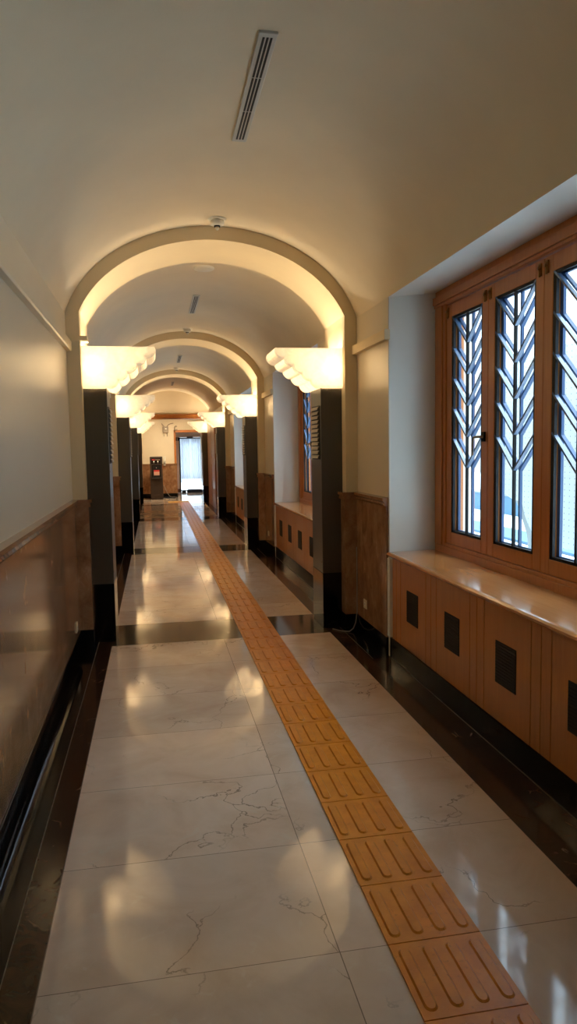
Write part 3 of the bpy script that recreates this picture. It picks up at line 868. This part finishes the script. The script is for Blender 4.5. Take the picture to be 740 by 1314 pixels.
# ------------------------------------------------------------------ outside
structure(MB().box((WD, -6, -.4), (14, 34, .30), 'deck_white').build('ground'))
b = MB(); b.box((4.4, 3, .30), (4.95, 13, .335), 'outdoor_blue')
tag(b.build('blue_walkway', bevel=.01), 'flat blue strip on the white terrace outside the nearest window', 'walkway')
b = MB(); b.box((6.0, 6, .30), (6.2, 30, .62), 'outdoor_blue'); b.box((5.97, 6, .62), (6.23, 30, .65), 'outdoor_grey')
tag(b.build('blue_parapet', bevel=.01), 'low blue parapet wall with a grey coping beyond the terrace', 'wall')
b = MB(); b.box((3.25, 7.66, .30), (3.58, 8.0, 4.2), 'terracotta'); b.box((3.2, 7.61, .30), (3.60, 8.05, .36), 'terracotta')
tag(b.build('terracotta_pillar', bevel=.01), 'pink terracotta pillar outside, seen through the leftmost sash of the nearest window', 'pillar')
pl = [(6.30, 2.22), (6.30, 1.075), (6.25, 1.068), (6.07, 1.02), (5.93, 1.01), (5.89, 1.0), (5.865, .95), (5.845, .9), (5.78, .82), (5.687, .735), (5.55, .70), (5.4, .682), (5.245, .674), (5.04, .69), (4.6, .74), (4.0, .85), (3.4, 1.0), (3.4, 2.2), (4.2, 2.28), (5.3, 2.3)]
sp = MB().prism(pl, 'x', 3.2, 3.23, 'perforated_white').tube([(3.26, 4.0, .30), (3.26, 4.0, 2.2)], .03, 'outdoor_grey', 10)
tag(sp.build('perforated_screen', bevel=.004), 'large white perforated screen with a curved lower edge outside the nearest window', 'screen')
pg = [(6.26, 1.08), (5.86, 1.02), (5.66, .72), (5.75, .62), (5.78, .30), (5.90, .30), (5.98, .70), (6.06, .82), (6.12, .92), (6.2, 1.0)]  # shadowed strip of the screen, shade put into its grey colour
tag(MB().prism(pg, 'x', 3.30, 3.34, 'outdoor_grey').build('shaded_screen_strip', bevel=.004), 'curved lower strip of the white perforated screen outside, its shade put into the grey', 'bracket')
tag(MB().box((2.305, .5, .30), (2.55, 20, .66), 'deck_white').build('planter_ledge', bevel=.01), 'pale ledge running outside just below the windows', 'ledge')
structure(MB().box((-3, 26.12, -.4), (6, 34, -.02), 'deck_white').build('ground_far'))

# ------------------------------------------------------------------ light
w = bpy.data.worlds.new('World'); scene.world = w; w.use_nodes = True
nt = w.node_tree; bg = nt.nodes['Background']
tc = nt.nodes.new('ShaderNodeTexCoord'); ns = nt.nodes.new('ShaderNodeTexNoise'); ns.inputs['Scale'].default_value = 3; ns.inputs['Detail'].default_value = 5
nt.links.new(tc.outputs['Generated'], ns.inputs['Vector'])
rp = nt.nodes.new('ShaderNodeValToRGB'); rp.color_ramp.elements[0].position = .35; rp.color_ramp.elements[1].position = .65
rp.color_ramp.elements[0].color = (.70, .87, 1.0, 1); rp.color_ramp.elements[1].color = (.86, .95, 1.0, 1)
nt.links.new(ns.outputs['Fac'], rp.inputs['Fac']); nt.links.new(rp.outputs['Color'], bg.inputs['Color'])
sx = nt.nodes.new('ShaderNodeSeparateXYZ'); nt.links.new(tc.outputs['Generated'], sx.inputs[0])
mr = nt.nodes.new('ShaderNodeMapRange'); mr.inputs[1].default_value = 0; mr.inputs[2].default_value = 1; mr.inputs[3].default_value = 1.0; mr.inputs[4].default_value = 6.2
nt.links.new(sx.outputs[2], mr.inputs[0]); nt.links.new(mr.outputs[0], bg.inputs['Strength'])

# ------------------------------------------------------------------ camera
F, PITCH, YAW, ROLL, H = 921.5, math.radians(5.099), math.radians(10.462), math.radians(-.955), 1.521
fwd = Vector((math.sin(YAW)*math.cos(PITCH), math.cos(YAW)*math.cos(PITCH), -math.sin(PITCH)))
rt = Vector((math.cos(YAW), -math.sin(YAW), 0)); up = rt.cross(fwd)
r2 = rt*math.cos(ROLL) + up*math.sin(ROLL); u2 = -rt*math.sin(ROLL) + up*math.cos(ROLL)
cam = bpy.data.cameras.new('camera'); co = bpy.data.objects.new('camera', cam); COL.objects.link(co)
mt = Matrix((r2, u2, -fwd)).transposed().to_4x4(); mt.translation = Vector((0, 0, H)); co.matrix_world = mt
cam.sensor_fit = 'VERTICAL'; cam.sensor_height = 36; cam.lens = F/1314*36; cam.clip_start = .05; cam.clip_end = 200
scene.camera = co
scene.cycles.use_denoising = True
scene.cycles.max_bounces = 10; scene.cycles.diffuse_bounces = 6; scene.cycles.transparent_max_bounces = 16
scene.cycles.sample_clamp_indirect = 6
vs_ = scene.view_settings
scene.display_settings.display_device = 'sRGB'
vs_.view_transform = 'Standard'; vs_.look = 'None'; vs_.gamma = 1; vs_.use_curve_mapping = False; vs_.exposure = 0.84
